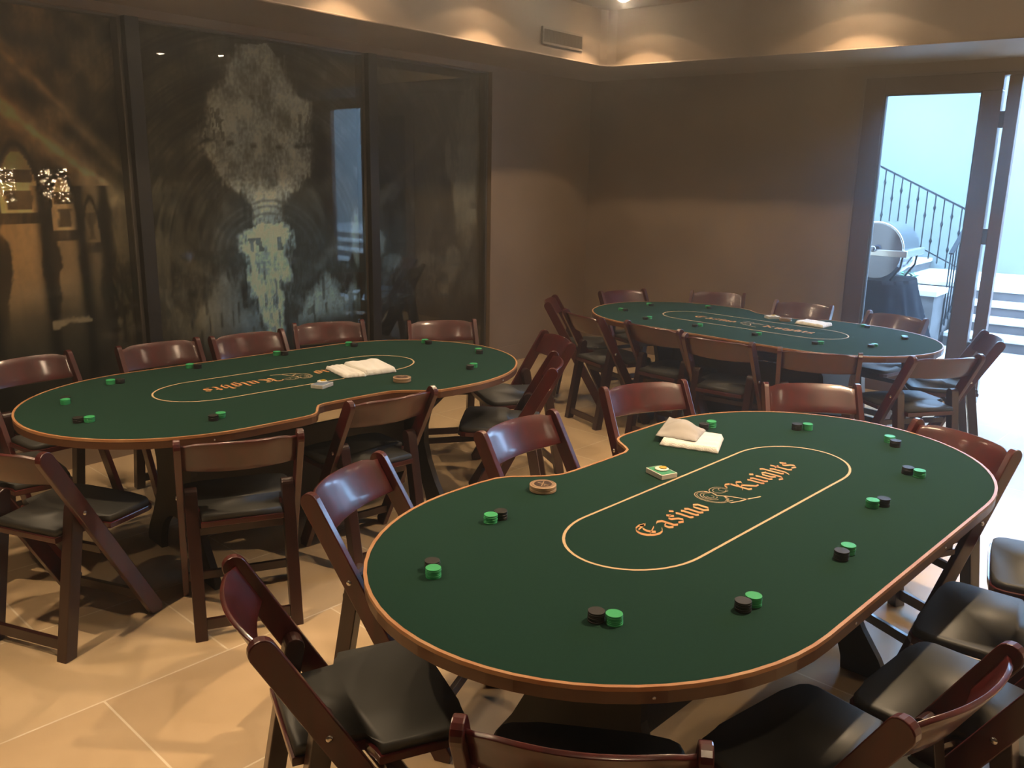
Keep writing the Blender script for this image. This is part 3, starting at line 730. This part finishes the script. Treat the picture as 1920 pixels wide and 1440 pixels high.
# ------------------------------------------------------------------ folding chairs
def make_chair():
    """local +x is the way the sitter faces; origin on the floor under the seat"""
    r = empty('folding_chair')
    TOPX, TOPZ, FTX = -.24, .795, .205
    def on(z): return TOPX + (FTX - TOPX) * (TOPZ - z) / TOPZ
    d = Vector((FTX - TOPX, 0, -TOPZ)).normalized(); nrm = Vector((d.z, 0, -d.x))   # nrm: across the board in the side view
    w = .059
    # back posts that run on down to the front feet, rounded at the top
    for s in (-1, 1):
        poly = []
        top = Vector((TOPX, 0, TOPZ)) + d * (w / 2)
        for k in range(9):
            a = math.pi * k / 8
            v2 = top + nrm * (math.cos(a) * w / 2) - d * (math.sin(a) * w / 2)
            poly.append((v2.x, v2.z))
        poly += [(FTX + w * .50, 0.028), (FTX + w * .42, 0.0), (FTX - w * .42, 0.0)]
        # keep a consistent board: last two points follow the lower edge
        bm = bmesh.new(); y0 = s * .2270; y1 = s * .2020
        l = poly if False else poly
        prism(bm, l, min(y0, y1), max(y0, y1), axis='y', bevel=.003); fixn(bm)
        new_obj('back_post', bm, M['wood'], r)
    # rear legs, inside the posts
    RT, RF = Vector((on(.545) + .004, 0, .545)), Vector((-.195, 0, 0))
    dl = (RF - RT).normalized(); nl = Vector((dl.z, 0, -dl.x)); wl = .050
    for s in (-1, 1):
        poly = []
        for k in range(9):
            a = math.pi * k / 8
            v2 = RT + nl * (math.cos(a) * wl / 2) - dl * (math.sin(a) * wl / 2)
            poly.append((v2.x, v2.z))
        poly += [(RF.x + wl / 2, 0.0), (RF.x - wl / 2, 0.0)] if poly[-1][0] > poly[0][0] else [(RF.x + wl / 2, 0.0), (RF.x - wl / 2, 0.0)][::-1]
        # order so the outline does not cross itself
        if poly[8][0] < poly[0][0]: poly = poly[:9] + [(RF.x - wl / 2, 0.0), (RF.x + wl / 2, 0.0)]
        else: poly = poly[:9] + [(RF.x + wl / 2, 0.0), (RF.x - wl / 2, 0.0)]
        bm = bmesh.new(); y0 = s * .2000; y1 = s * .1540
        prism(bm, poly, min(y0, y1), max(y0, y1), axis='y', bevel=.003); fixn(bm)
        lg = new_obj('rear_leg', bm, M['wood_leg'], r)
        bm = bmesh.new(); lathe(bm, [(0, .004), (.007, .003), (.009, 0), (.009, -.004)], 12)
        bmesh.ops.transform(bm, matrix=Matrix.Translation((RT.x, s * .2275, RT.z - .01)) @ Matrix.Rotation(-s * math.pi / 2, 4, 'X'), verts=bm.verts[:])
        new_obj('pivot_bolt', bm, M['metal'], lg, True)
    # seat: narrow between the posts, full width in front of them
    zt = .452
    cxp = on(zt)
    half = [(-.165, .150), (cxp + .050, .150), (cxp + .062, .186), (cxp + .064, .222), (.205, .224), (.232, .214), (.247, .190), (.252, .120)]
    poly = [(x, -y) for x, y in half] + [(x, y) for x, y in half[::-1]]
    bm = bmesh.new(); prism(bm, poly, zt - .022, zt, bevel=.003); fixn(bm)
    seat = new_obj('seat', bm, M['wood'], r)
    half2 = [(-.158, .146), (cxp + .055, .146), (cxp + .069, .180), (cxp + .071, .216), (.200, .217), (.225, .208), (.240, .186), (.245, .120)]
    poly = [(x, -y) for x, y in half2] + [(x, y) for x, y in half2[::-1]]
    bm = bmesh.new(); prism(bm, poly, zt, zt + .024)
    tops = [e for e in bm.edges if all(abs(v.co.z - zt - .024) < 1e-6 for v in e.verts)]
    bmesh.ops.bevel(bm, geom=tops, offset=.010, segments=3, affect='EDGES', profile=.5); fixn(bm)
    new_obj('cushion', bm, M['vinyl'], seat, True)
    # curved backrest with arched top, set between the posts
    bm = bmesh.new(); nu, hb, ht = 21, -.148, -.014
    grid = {}
    for layer, off in ((0, -.006), (1, .006)):
        for i in range(nu):
            u = -1 + 2 * i / (nu - 1); y = u * .2020
            bow = -.036 * (1 - u * u) + off
            crest = .023 * (1 - u ** 2) ** 1.0 - .012 * math.exp(-((abs(u) - .96) / .14) ** 2)
            for j in range(5):
                s_ = j / 4
                base_ = hb + (.014 * (1 - u * u)); topp = ht + crest
                h = base_ + (topp - base_) * s_
                p = Vector((TOPX, y, TOPZ)) - d * h
                fwd = Vector((-nrm.x, 0, -nrm.z)) if nrm.x < 0 else nrm
                p = p + fwd * bow
                grid[layer, i, j] = bm.verts.new(p)
    for i in range(nu - 1):
        for j in range(4):
            bm.faces.new([grid[0, i, j], grid[0, i + 1, j], grid[0, i + 1, j + 1], grid[0, i, j + 1]])
            bm.faces.new([grid[1, i, j + 1], grid[1, i + 1, j + 1], grid[1, i + 1, j], grid[1, i, j]])
        for j in (0, 4):
            bm.faces.new([grid[0, i, j], grid[1, i, j], grid[1, i + 1, j], grid[0, i + 1, j]])
    for i in (0, nu - 1):
        for j in range(4):
            bm.faces.new([grid[0, i, j], grid[0, i, j + 1], grid[1, i, j + 1], grid[1, i, j]])
    fixn(bm)
    es = [e for e in bm.edges if len(e.link_faces) == 2 and e.calc_face_angle(0) > 1.0]
    bmesh.ops.bevel(bm, geom=es, offset=.002, segments=2, affect='EDGES', profile=.5)
    o = new_obj('backrest', bm, M['wood'], r, True)
    try:
        o.data.set_sharp_from_angle(angle=math.radians(50))
    except Exception: pass
    # cross bars
    for (x, z, hw_, hh) in ((on(.10), .10, .2025, .036), (-.190, .055, .155, .042), (on(.36) - .02, .36, .2025, .030)):
        bm = bmesh.new(); box(bm, x - .009, x + .009, -hw_, hw_, z - hh / 2, z + hh / 2, bevel=.002)
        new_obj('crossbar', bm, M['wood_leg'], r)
    return r

chair0 = make_chair(); remember(chair0)
BACK = -.24
# (back-rest middle x, y at rail height, heading in degrees, group, label)
GL_, GN_, GF_ = 'folding chairs round the left table', 'folding chairs round the near table', 'folding chairs round the far table'
CH = [
 (1.82, 4.56, -88, GL_, 'dark folding chair at the left table, half hidden, leftmost by the mural wall'),
 (2.474, 4.452, -98, GL_, 'red-backed folding chair, second from left between left table and mural'),
 (2.970, 4.345, -100, GL_, 'red-backed folding chair, third from left between left table and mural'),
 (3.552, 4.309, -117, GL_, 'red-backed folding chair, fourth from left between left table and mural'),
 (4.10, 3.838, -127, GL_, 'red-backed folding chair by itself before the right mural panel'),
 (4.158, 2.937, 147, GL_, 'folding chair at the right end of the left table, the farther of two'),
 (3.60, 2.56, 125, GL_, 'folding chair at the right end of the left table, the nearer of two'),
 (2.538, 2.655, 80, GL_, 'folding chair in the dealer notch of the left table'),
 (1.742, 2.621, 61, GL_, 'folding chair with back to viewer at the front of the left table'),
 (1.12, 3.14, 18, GL_, 'folding chair at the left table with its back cut by the left image edge'),
 (1.12, 3.86, -8, GL_, 'folding chair at far left end of left table, only seat and post showing'),
 (2.581, 2.019, -92, GN_, 'folding chair with bluish shine on its back in the dealer notch of the near table'),
 (1.74, 2.06, -71, GN_, 'folding chair with bluish shine on its back at the upper left of the near table'),
 (1.031, 1.590, -27, GN_, 'folding chair at the left end of the near table, full seat showing'),
 (1.106, 0.713, 30, GN_, 'folding chair at the bottom edge, only its curved red top rail showing'),
 (1.730, 0.228, 76, GN_, 'folding chair at lower right with its back rail crossing the corner'),
 (2.190, 0.022, 81, GN_, 'folding chair on the right of the near table, seat nearest the corner rail'),
 (2.714, 0.02, 89, GN_, 'folding chair on the right of the near table, second seat up from the corner'),
 (3.305, -0.055, 100, GN_, 'folding chair on the right of the near table, farthest of the seats along that side'),
 (3.590, 0.618, 152, GN_, 'folding chair with large dark back at the right end of the near table'),
 (3.462, 1.964, -117, GN_, 'folding chair with two bright reflections on its back, behind the near table'),
 (4.005, 1.373, -143, GN_, 'dark red folding chair behind the far right end of the near table'),
 (5.412, 3.923, -61, GF_, 'folding chair seen edge-on at the left end of the far table, by the room corner'),
 (4.970, 3.332, -22, GF_, 'folding chair at the far table, leftmost of those with back to the viewer'),
 (4.902, 2.738, -9, GF_, 'folding chair at the far table, second of those with back to the viewer'),
 (4.769, 2.219, 1, GF_, 'folding chair at the far table, third of those with back to the viewer'),
 (4.822, 1.620, 19, GF_, 'folding chair at the far table, fourth of those with back to the viewer'),
 (5.178, 1.033, 51, GF_, 'folding chair at the near right corner of the far table, against the bright patio'),
 (6.071, 0.966, 112, GF_, 'folding chair seen edge-on at the right end of the far table, by the open doorway'),
 (6.269, 3.805, -114, GF_, 'dark red folding chair by the corner wall, leftmost behind the far table'),
 (6.763, 3.167, -161, GF_, 'dark red folding chair behind the far table, second from the corner'),
 (6.661, 2.396, -178, GF_, 'dark folding chair behind the far table, in its dealer notch'),
 (6.565, 1.675, 165, GF_, 'dark folding chair behind the far table in front of the glass door'),
]
for i, (x, y, hd, g, lab) in enumerate(CH):
    a = math.radians(hd)
    p = (x - BACK * math.cos(a), y - BACK * math.sin(a), 0)
    c = chair0 if i == 0 else dup(chair0, (0, 0, 0), 0)
    c.location = p; c.rotation_euler = (0, 0, a)
    tag(c, lab, 'chair', g)

# ------------------------------------------------------------------ chips
def make_chip(name, mt, h):
    bm = bmesh.new()
    r = .0195
    lathe(bm, [(0, 0), (r - .0006, 0), (r, .0006), (r, h - .0006), (r - .0006, h), (0, h)], 28)
    o = new_obj(name, bm, mt, None, True)
    try: o.data.set_sharp_from_angle(angle=math.radians(40))
    except Exception: pass
    return o
CHIPS = {'N': [[1.795, 1.489, 1.836, 1.485], [1.438, 1.375, 1.466, 1.405], [1.533, 0.909, 1.517, 0.947], [1.82, 0.706, 1.779, 0.714], [2.259, 0.63, 2.212, 0.632], [2.652, 0.684, 2.687, 0.662], [3.044, 0.647, 3.053, 0.687], [3.395, 0.842, 3.351, 0.809], [3.348, 1.142, 3.319, 1.175], [3.122, 1.45, 3.07, 1.456]],
 'L': [[1.599, 3.649, 1.617, 3.685], [1.539, 3.319, 1.504, 3.34], [1.909, 2.997, 1.869, 2.985], [1.895, 3.846, 1.933, 3.831], [2.32, 3.885, 2.343, 3.851], [2.802, 3.83, 2.831, 3.801], [3.24, 3.754, 3.244, 3.713], [3.598, 3.5, 3.586, 3.459], [3.61, 3.098, 3.583, 3.067], [3.298, 2.862, 3.255, 2.848]],
 'F': [[5.496, 3.334, 5.493, 3.293], [5.877, 3.317, 5.854, 3.283], [6.081, 2.922, 6.051, 2.894], [5.308, 2.988, 5.264, 2.993], [5.275, 2.583, 5.236, 2.599], [5.245, 2.158, 5.205, 2.167], [5.222, 1.755, 5.186, 1.777], [5.376, 1.485, 5.334, 1.492], [6.056, 1.757, 6.030, 1.726], [5.797, 1.427, 5.757, 1.412]]}
WHERE = {'N': ['upper left pair of near table', 'left tip pair of near table', 'lower left pair of near table', 'bottom middle pair of near table', 'lower right pair of near table', 'near table pair right beside the printed line', 'second pair from right tip, near table', 'right tip pair of near table', 'near table back pair right of its towel', 'near table pair just behind its towel'],
 'L': ['left table, farther pair at left tip', 'left table, nearer pair at left tip', 'left table, lone pair along its front', 'left table, leftmost pair along its back', 'left table, second pair along its back', 'left table, third pair along its back', 'left table, fourth pair along its back', 'left table, rightmost pair along its back', 'left table, farther pair at right tip', 'left table, nearer pair at right tip'],
 'F': ['far table, lone pair at left tip', 'far table, leftmost pair along its back', 'far table, middle pair along its back', 'far table, leftmost pair along its front', 'far table, second pair along its front', 'far table, third pair along its front', 'far table, fourth pair along its front', 'far table, rightmost pair along its front', 'far table, back pair before glass door', 'far table, lone pair at right tip']}
ORD = ['lowest', 'second lowest', 'middle', 'second highest', 'topmost']
def ordinal(k, n):
    if k == n - 1: return 'topmost'
    if k == 0: return 'lowest'
    if k == n - 2: return 'second from top'
    if k == 1: return 'second from bottom'
    return {2: 'third from bottom', 3: 'third from top'}.get(k, 'middle')
TN = {'N': 'near', 'L': 'left', 'F': 'far'}
rnd = random.Random(3)
for key, n, h in (('N', 6, .0040), ('L', 5, .0040), ('F', 4, .0040)):
    for colr in ('green', 'black'):
        proto = make_chip('poker_chip', M['chip_' + colr], h); used = False
        for q, (gx_, gy_, bx_, by_) in enumerate(CHIPS[key]):
            x, y = (gx_, gy_) if colr == 'green' else (bx_, by_)
            for k in range(n):
                o = proto if not used else proto.copy()
                if used: COL.objects.link(o)
                used = True
                o.location = (x + rnd.uniform(-.0008, .0008), y + rnd.uniform(-.0008, .0008), FZ + .0004 + k * (h + .0001) - .0018)
                tag(o, '%s %s chip in its stack, %s' % (ordinal(k, n), colr, WHERE[key][q]), 'poker chip', '%s poker chips on the %s table' % (colr, TN[key]))

# ------------------------------------------------------------------ things on the tables
def at_table(key, x, y, z=0.0):
    (tx, ty), a, off = TABLES[key]; a = math.radians(a)
    return (tx + x * math.cos(a) - y * math.sin(a), ty + x * math.sin(a) + y * math.cos(a), FZ + z), a

def deck(key, x, y, ang, back, lab):
    p, a = at_table(key, x, y, -.0012)
    r = empty('card_deck', p, a + math.radians(ang)); tag(r, lab, 'cards', 'card decks on the poker tables')
    bm = bmesh.new(); box(bm, -.044, .044, -.032, .032, 0, .0165, bevel=.001); new_obj('card_stack', bm, M['card'], r)
    bm = bmesh.new(); box(bm, -.0405, .0405, -.0285, .0285, .0165, .0170); new_obj('card_back', bm, M[back], r)
    return p, a
def discs(key, x, y, z, lab, cat='dealer button'):
    p, a = at_table(key, x, y, z)
    bm = bmesh.new(); lathe(bm, [(0, 0), (.0215, 0), (.023, .001), (.023, .003), (.0215, .004), (0, .004)], 32)
    o = new_obj('dealer_button', bm, M['white'], None, True); o.location = p; tag(o, lab, cat, 'white buttons on the card decks')
    try: o.data.set_sharp_from_angle(angle=math.radians(40))
    except Exception: pass
    bm = bmesh.new(); lathe(bm, [(0, 0), (.0125, 0), (.0130, .0008), (.0130, .0025), (.012, .003), (0, .003)], 28)
    o = new_obj('card_marker', bm, M['yellow'], None, True); o.location = (p[0] + .005, p[1] - .002, p[2] + .0041)
    tag(o, lab.replace('white button', 'small yellow disc'), 'marker', 'yellow discs on the white buttons')
deck('N', .048, .248, 72, 'cardgreen', 'green-backed card deck on the near table beside the towel')
discs('N', .055, .252, .0161, 'white button on the green-backed deck of the near table')
deck('L', .004, .215, 25, 'cardblue', 'blue-grey-backed card deck on the left table')
discs('L', -.012, .19, .0161, 'white button on the deck of the left table')
deck('F', -.035, .36, 60, 'card', 'pale card deck on the far table beside a round button')
discs('F', -.03, .365, .0161, 'white button on the deck of the far table')

def puck(key, x, y, lab):
    p, a = at_table(key, x, y, -.0012)
    r = empty('blind_button', p, a + 1.1); tag(r, lab, 'dealer button', 'thick round carved buttons')
    bm = bmesh.new()
    lathe(bm, [(0, 0), (.040, 0), (.0425, .002), (.0425, .009), (.0405, .0105), (.0425, .012), (.0425, .020), (.0405, .0215), (0, .0215)], 40)
    body = new_obj('disc_body', bm, M['disc'], r, True)
    try: body.data.set_sharp_from_angle(angle=math.radians(40))
    except Exception: pass
    bm = bmesh.new(); lathe(bm, [(0, .0216), (.0285, .0216), (.0285, .0219), (0, .0219)], 36); new_obj('disc_face', bm, M['discdark'], r)
    bm = bmesh.new(); ring = [(.0355 * math.cos(t * math.pi / 18), .0355 * math.sin(t * math.pi / 18)) for t in range(36)]; ring2 = [(a_ * 1.03, b_ * 1.03) for a_, b_ in ring]
    ring_band(bm, ring2, ring, .0215, .0219)
    for k in range(14):
        t = math.radians(200 + k * 9); c_, s_ = math.cos(t), math.sin(t)
        stroke_line(bm, [(c_ * .030, s_ * .030), (c_ * .034, s_ * .034)], .0014, .0219)
    new_obj('disc_edging', bm, M['discdark'], r)
    bm = bmesh.new()
    stroke_line(bm, [(-.018, -.012), (.016, .011)], .0036, .0222); stroke_line(bm, [(-.018, .012), (.018, -.010)], .0036, .0222)
    stroke_line(bm, [(-.018, -.012), (-.023, -.004), (-.018, .004), (-.008, -.004)], .0022, .0222)
    new_obj('crossed_swords', bm, M['disc'], r)
puck('N', -.349, .424, 'thick round button with crossed emblem on the near table')
puck('L', -.345, .357, 'thick round button with crossed emblem on the left table')
puck('F', .085, .325, 'round button with crossed emblem on the far table between deck and towel')

def soft_slab(name, corners, thick, mt, seed, key, z0=0.0, n=26, fuzz=.0012, lump=None, parent=None):
    """folded cloth: bilinear quad with rounded rim and soft surface"""
    rs = np.random.RandomState(seed)
    ph = rs.rand(8) * 6.28
    bm = bmesh.new(); top = {}; bot = {}
    for i in range(n + 1):
        for j in range(n + 1):
            u, v_ = i / n, j / n
            x = (1 - u) * (1 - v_) * corners[0][0] + u * (1 - v_) * corners[1][0] + u * v_ * corners[2][0] + (1 - u) * v_ * corners[3][0]
            y = (1 - u) * (1 - v_) * corners[0][1] + u * (1 - v_) * corners[1][1] + u * v_ * corners[2][1] + (1 - u) * v_ * corners[3][1]
            ed = min(u, 1 - u, v_, 1 - v_)
            rim = math.sqrt(max(0, 1 - (1 - min(ed / .055, 1)) ** 2))
            wob = .0020 * math.sin(9 * u + ph[0]) * math.sin(7 * v_ + ph[1]) + .0012 * math.sin(23 * u + ph[2] + 5 * v_) + fuzz * (rs.rand() - .5)
            z = thick * (.25 + .75 * rim) + wob * rim
            if lump: z += lump(u, v_) * rim
            ex = .0022 * math.sin(31 * (u + v_) + ph[3]) if ed < 1e-6 else 0
            p, _a = at_table(key, x + ex, y + ex * .7, z0 + z)
            q, _a = at_table(key, x + ex, y + ex * .7, z0)
            top[i, j] = bm.verts.new(p)
            if i in (0, n) or j in (0, n): bot[i, j] = bm.verts.new(q)
    for i in range(n):
        for j in range(n): bm.faces.new((top[i, j], top[i + 1, j], top[i + 1, j + 1], top[i, j + 1]))
    border = [(i, 0) for i in range(n)] + [(n, j) for j in range(n)] + [(i, n) for i in range(n, 0, -1)] + [(0, j) for j in range(n, 0, -1)]
    for a_, b_ in zip(border, border[1:] + border[:1]): bm.faces.new((bot[a_], bot[b_], top[b_], top[a_]))
    bm.faces.new([bot[a_] for a_ in border[::-1]])
    fixn(bm)
    return new_obj(name, bm, mt, parent, True)
tw = soft_slab('folded_towel', [(.385, .235), (.560, .315), (.545, .545), (.315, .440)], .020, M['cloth'], 1, 'N', -.0012)
tag(tw, 'white towel folded on the near table under a grey cloth', 'towel', 'white folded towels on the poker tables')
gc = soft_slab('polishing_cloth', [(.395, .335), (.545, .385), (.600, .590), (.345, .480)], .006, M['greycloth'], 2, 'N', .0215, 26, .0004, lambda u, v_: .036 * math.sin(math.pi * u) ** 1.2 * math.sin(math.pi * min(1, v_ * 1.05)) ** 1.2)
tag(gc, 'thin grey cloth heaped over the white towel of the near table', 'cloth')
tw = soft_slab('folded_towel', [(-.30, -.085), (-.49, -.065), (-.435, .185), (-.27, .165)], .026, M['cloth'], 3, 'L', -.0012)
tag(tw, 'thicker half of the white towel pair on the left table, at right', 'towel', 'white folded towels on the poker tables')
tw = soft_slab('folded_towel', [(-.20, -.090), (-.297, -.088), (-.267, .170), (-.165, .140)], .018, M['cloth'], 4, 'L', -.0012)
tag(tw, 'thinner half of the white towel pair on the left table, at left', 'towel', 'white folded towels on the poker tables')
tw = soft_slab('folded_towel', [(.185, .265), (.40, .235), (.40, .385), (.195, .405)], .022, M['cloth'], 5, 'F', -.0012)
tag(tw, 'white towel folded on the far table', 'towel', 'white folded towels on the poker tables')

# ------------------------------------------------------------------ outside: patio, steps, planter, railings
bm = bmesh.new(); box(bm, WX + 0.2, 16, -9, 9, -0.12, -0.01); struct('patio_floor', bm, M['patio'])
bm = bmesh.new(); box(bm, 12.95, 13.2, -9, 9, -0.1, 3.35); struct('wall_patio', bm, M['stucco'])
SX, RISE, TR = 10.19, .14, .30
bm = bmesh.new()
for k in range(4):
    z = RISE * (k + 1); x = SX + TR * k
    box(bm, x + .02, 12.95, -6, 2.12, z - RISE - .01, z - .045, mi=1)
    box(bm, x, 12.95, -6, 2.12, z - .045, z, mi=0, bevel=.006)
fixn(bm); o = new_obj('stone_steps', bm, [M['stone'], M['riser']]); o['kind'] = 'structure'
# side flight climbing towards +y along the patio wall
bm = bmesh.new()
for k in range(12):
    y = 2.95 + TR * k; z = .56 + RISE * (k + 1)
    box(bm, 11.35, 12.95, y + .02, 7.5, z - RISE, z - .045, mi=1)
    box(bm, 11.33, 12.95, y, 7.5, z - .045, z, mi=0, bevel=.006)
box(bm, 11.33, 12.95, 2.12, 7.5, .0, .515, mi=1); box(bm, 11.31, 12.95, 2.12, 7.5, .515, .56, mi=0)
fixn(bm); o = new_obj('side_steps', bm, [M['stone'], M['riser']]); o['kind'] = 'structure'
# planter in front of the side flight
bm = bmesh.new()
box(bm, 9.75, 10.18, 2.16, 2.62, 0, .56, mi=1); box(bm, 9.72, 10.22, 2.13, 2.65, .56, .62, mi=0, bevel=.008)
box(bm, 9.95, 11.3, 2.65, 7, 0, .50, mi=1); box(bm, 10.22, 11.3, 2.16, 2.65, 0, .50, mi=1)
fixn(bm); o = new_obj('planter_wall', bm, [M['stone'], M['riser']]); o['kind'] = 'structure'
bm = bmesh.new(); rr_ = random.Random(8)
for k in range(900):
    x = rr_.uniform(10.0, 11.2); y = rr_.uniform(2.68, 4.6); z = .545 + rr_.random() ** 1.5 * .15; s = rr_.uniform(.02, .045)
    a = rr_.uniform(0, 6.28); e2 = rr_.uniform(-.6, .6)
    u = Vector((math.cos(a) * s, math.sin(a) * s, e2 * s)); w_ = Vector((-math.sin(a) * s * .5, math.cos(a) * s * .5, rr_.uniform(-.3, .3) * s)); c = Vector((x, y, z))
    bm.faces.new([bm.verts.new(c - u), bm.verts.new(c + w_), bm.verts.new(c + u), bm.verts.new(c - w_)])
o = new_obj('ground_cover', bm, M['leaf']); tag(o, 'low green foliage growing in the planter by the patio steps', 'plant', kind='stuff')

def railing(a, b, h_top, n, lab, knuckle=True):
    r = empty('stair_railing', a); tag(r, lab, 'railing', 'dark iron stair railings outside')
    A = Vector((0, 0, 0)); B = Vector(b) - Vector(a)
    bm = bmesh.new(); box_between(bm, A + Vector((0, 0, h_top)), B + Vector((0, 0, h_top)), .045, .018); new_obj('handrail', bm, M['iron'], r)
    bm = bmesh.new(); box_between(bm, A + Vector((0, 0, .10)), B + Vector((0, 0, .10)), .02, .012); new_obj('bottom_rail', bm, M['iron'], r)
    for k in range(n + 1):
        p = A + B * (k / n)
        bm = bmesh.new(); tube(bm, [p + Vector((0, 0, .02)), p + Vector((0, 0, h_top))], .0075, 6)
        if knuckle:
            for zc in ((.62,) if k % 2 else (.30, .80)) :
                lathe(bm, [(.0075, zc * h_top - .035), (.019, zc * h_top), (.0075, zc * h_top + .035)], 8, p)
        new_obj('baluster', bm, M['iron'], r)
    return r
railing((11.40, 2.25, .60), (11.40, 5.05, 1.92), .78, 28, 'iron railing with knuckled bars climbing the side steps outside the glass')
railing((10.15, 2.14, .12), (11.35, 2.14, .68), .86, 10, 'iron handrail beside the wide front steps, seen nearly end-on', False)

# black-draped serving table with a roll-top chafing dish just outside the glass door
bm = bmesh.new()
cx, cy, hx, hy, ztop = 8.52, 2.52, .36, .44, .845
prev = None; nseg = 96; lev = [(0, .0), (.02, .0), (.12, -.04), (.30, -.16), (.55, -.36), (.80, -.62), (1.0, -.845)]
rings = []
for q, (t_, dz) in enumerate(lev):
    ring = []
    for k in range(nseg):
        a = 2 * math.pi * k / nseg
        ex = 3.2 - 1.0 * t_
        c_, s_ = math.cos(a), math.sin(a)
        ux = math.copysign(abs(c_) ** (2 / ex), c_); uy = math.copysign(abs(s_) ** (2 / ex), s_)
        fold = 1 + (.075 * t_) * math.sin(a * 11 + 1.3 * math.sin(a * 3)) + .05 * t_ * math.sin(a * 5 + 1)
        ring.append(bm.verts.new((cx + ux * (hx + .24 * t_ ** 1.6) * fold, cy + uy * (hy + .26 * t_ ** 1.6) * fold, ztop + dz)))
    rings.append(ring)
for r1, r2 in zip(rings, rings[1:]):
    for k in range(nseg): bm.faces.new((r1[k], r1[(k + 1) % nseg], r2[(k + 1) % nseg], r2[k]))
bm.faces.new(rings[0][::-1]); fixn(bm)
o = new_obj('draped_table', bm, M['blackcloth'], None, True); tag(o, 'serving table under a black floor-length cloth outside the glass door', 'table')

ch = empty('chafing_dish', (8.42, 2.36, ztop + .004)); tag(ch, 'polished steel roll-top chafing dish on the black-draped table outside', 'chafing dish')
bm = bmesh.new(); rad = .235; Lh = .21     # lid: half drum, axis along y toward the viewer's left
def drum(bm, rad, a0, a1, x0, x1, n=20, zc=.27, mi=0):
    rg = []
    for x in (x0, x1):
        rg.append([bm.verts.new((x, rad * math.cos(math.radians(a0 + (a1 - a0) * k / n)), zc + rad * math.sin(math.radians(a0 + (a1 - a0) * k / n)))) for k in range(n + 1)])
    for k in range(n): bm.faces.new((rg[0][k], rg[0][k + 1], rg[1][k + 1], rg[1][k]))
    bm.faces.new(rg[0]); bm.faces.new(rg[1][::-1])
drum(bm, rad, 0, 180, -.20, .34); fixn(bm); lid = new_obj('lid', bm, M['steel'], ch, False)
bm = bmesh.new(); tube(bm, [(-.205, (rad + .004) * math.cos(math.radians(q * 9)), .27 + (rad + .004) * math.sin(math.radians(q * 9))) for q in range(21)], .010, 8); new_obj('lid_rim', bm, M['metal'], lid, True)
bm = bmesh.new(); box(bm, -.245, .35, -.285, .285, .215, .275, bevel=.008); new_obj('water_pan', bm, M['metal'], ch)
bm = bmesh.new(); drum(bm, rad - .02, 180, 360, -.17, .32, zc=.225); fixn(bm); new_obj('lower_pan', bm, M['steel'], ch)
bm = bmesh.new(); lathe(bm, [(0, 0), (.020, .004), (.030, .02), (.026, .045), (.018, .05), (0, .052)], 18)
bmesh.ops.transform(bm, matrix=Matrix.Translation((-.245, 0, .28)) @ Matrix.Rotation(-math.pi / 2, 4, 'Y'), verts=bm.verts[:]); fixn(bm)
new_obj('lid_knob', bm, M['steel'], ch, True)
for (x, s) in ((-.18, -1), (-.18, 1), (.30, -1), (.30, 1)):
    bm = bmesh.new(); tube(bm, [(x, s * .235, .22), (x, s * .225, .12), (x, s * .16, .02), (x, s * .15, .002)], .009, 8); new_obj('leg', bm, M['iron'], ch, True)

# small white socket plate low on the door wall
bm = bmesh.new(); box(bm, WX - .006, WX, 2.86, 2.99, .30, .42, bevel=.002)
o = new_obj('socket_plate', bm, M['switch']); tag(o, 'pale socket plate low on the wall behind the far table', 'wall socket')

# ------------------------------------------------------------------ added scattering volume, stands in for the lens's veiling glare
hz = bpy.data.materials.new('veil_scatter'); hz.use_nodes = True
nt = hz.node_tree; nt.nodes.clear()
out = nt.nodes.new('ShaderNodeOutputMaterial'); vs_ = nt.nodes.new('ShaderNodeVolumeScatter')
vs_.inputs['Density'].default_value = VEIL_DENSITY; vs_.inputs['Anisotropy'].default_value = 0.9; vs_.inputs['Color'].default_value = (1, 1, 1, 1)
nt.links.new(vs_.outputs[0], out.inputs['Volume'])
bm = bmesh.new(); box(bm, WB - .05, WX - .02, WN - .05, WY - .02, -0.05, CEIL + .05)
veil_obj = new_obj('veil_volume', bm, hz); tag(veil_obj, 'added haze volume filling the room, standing in for lens veil', 'haze', kind='stuff')
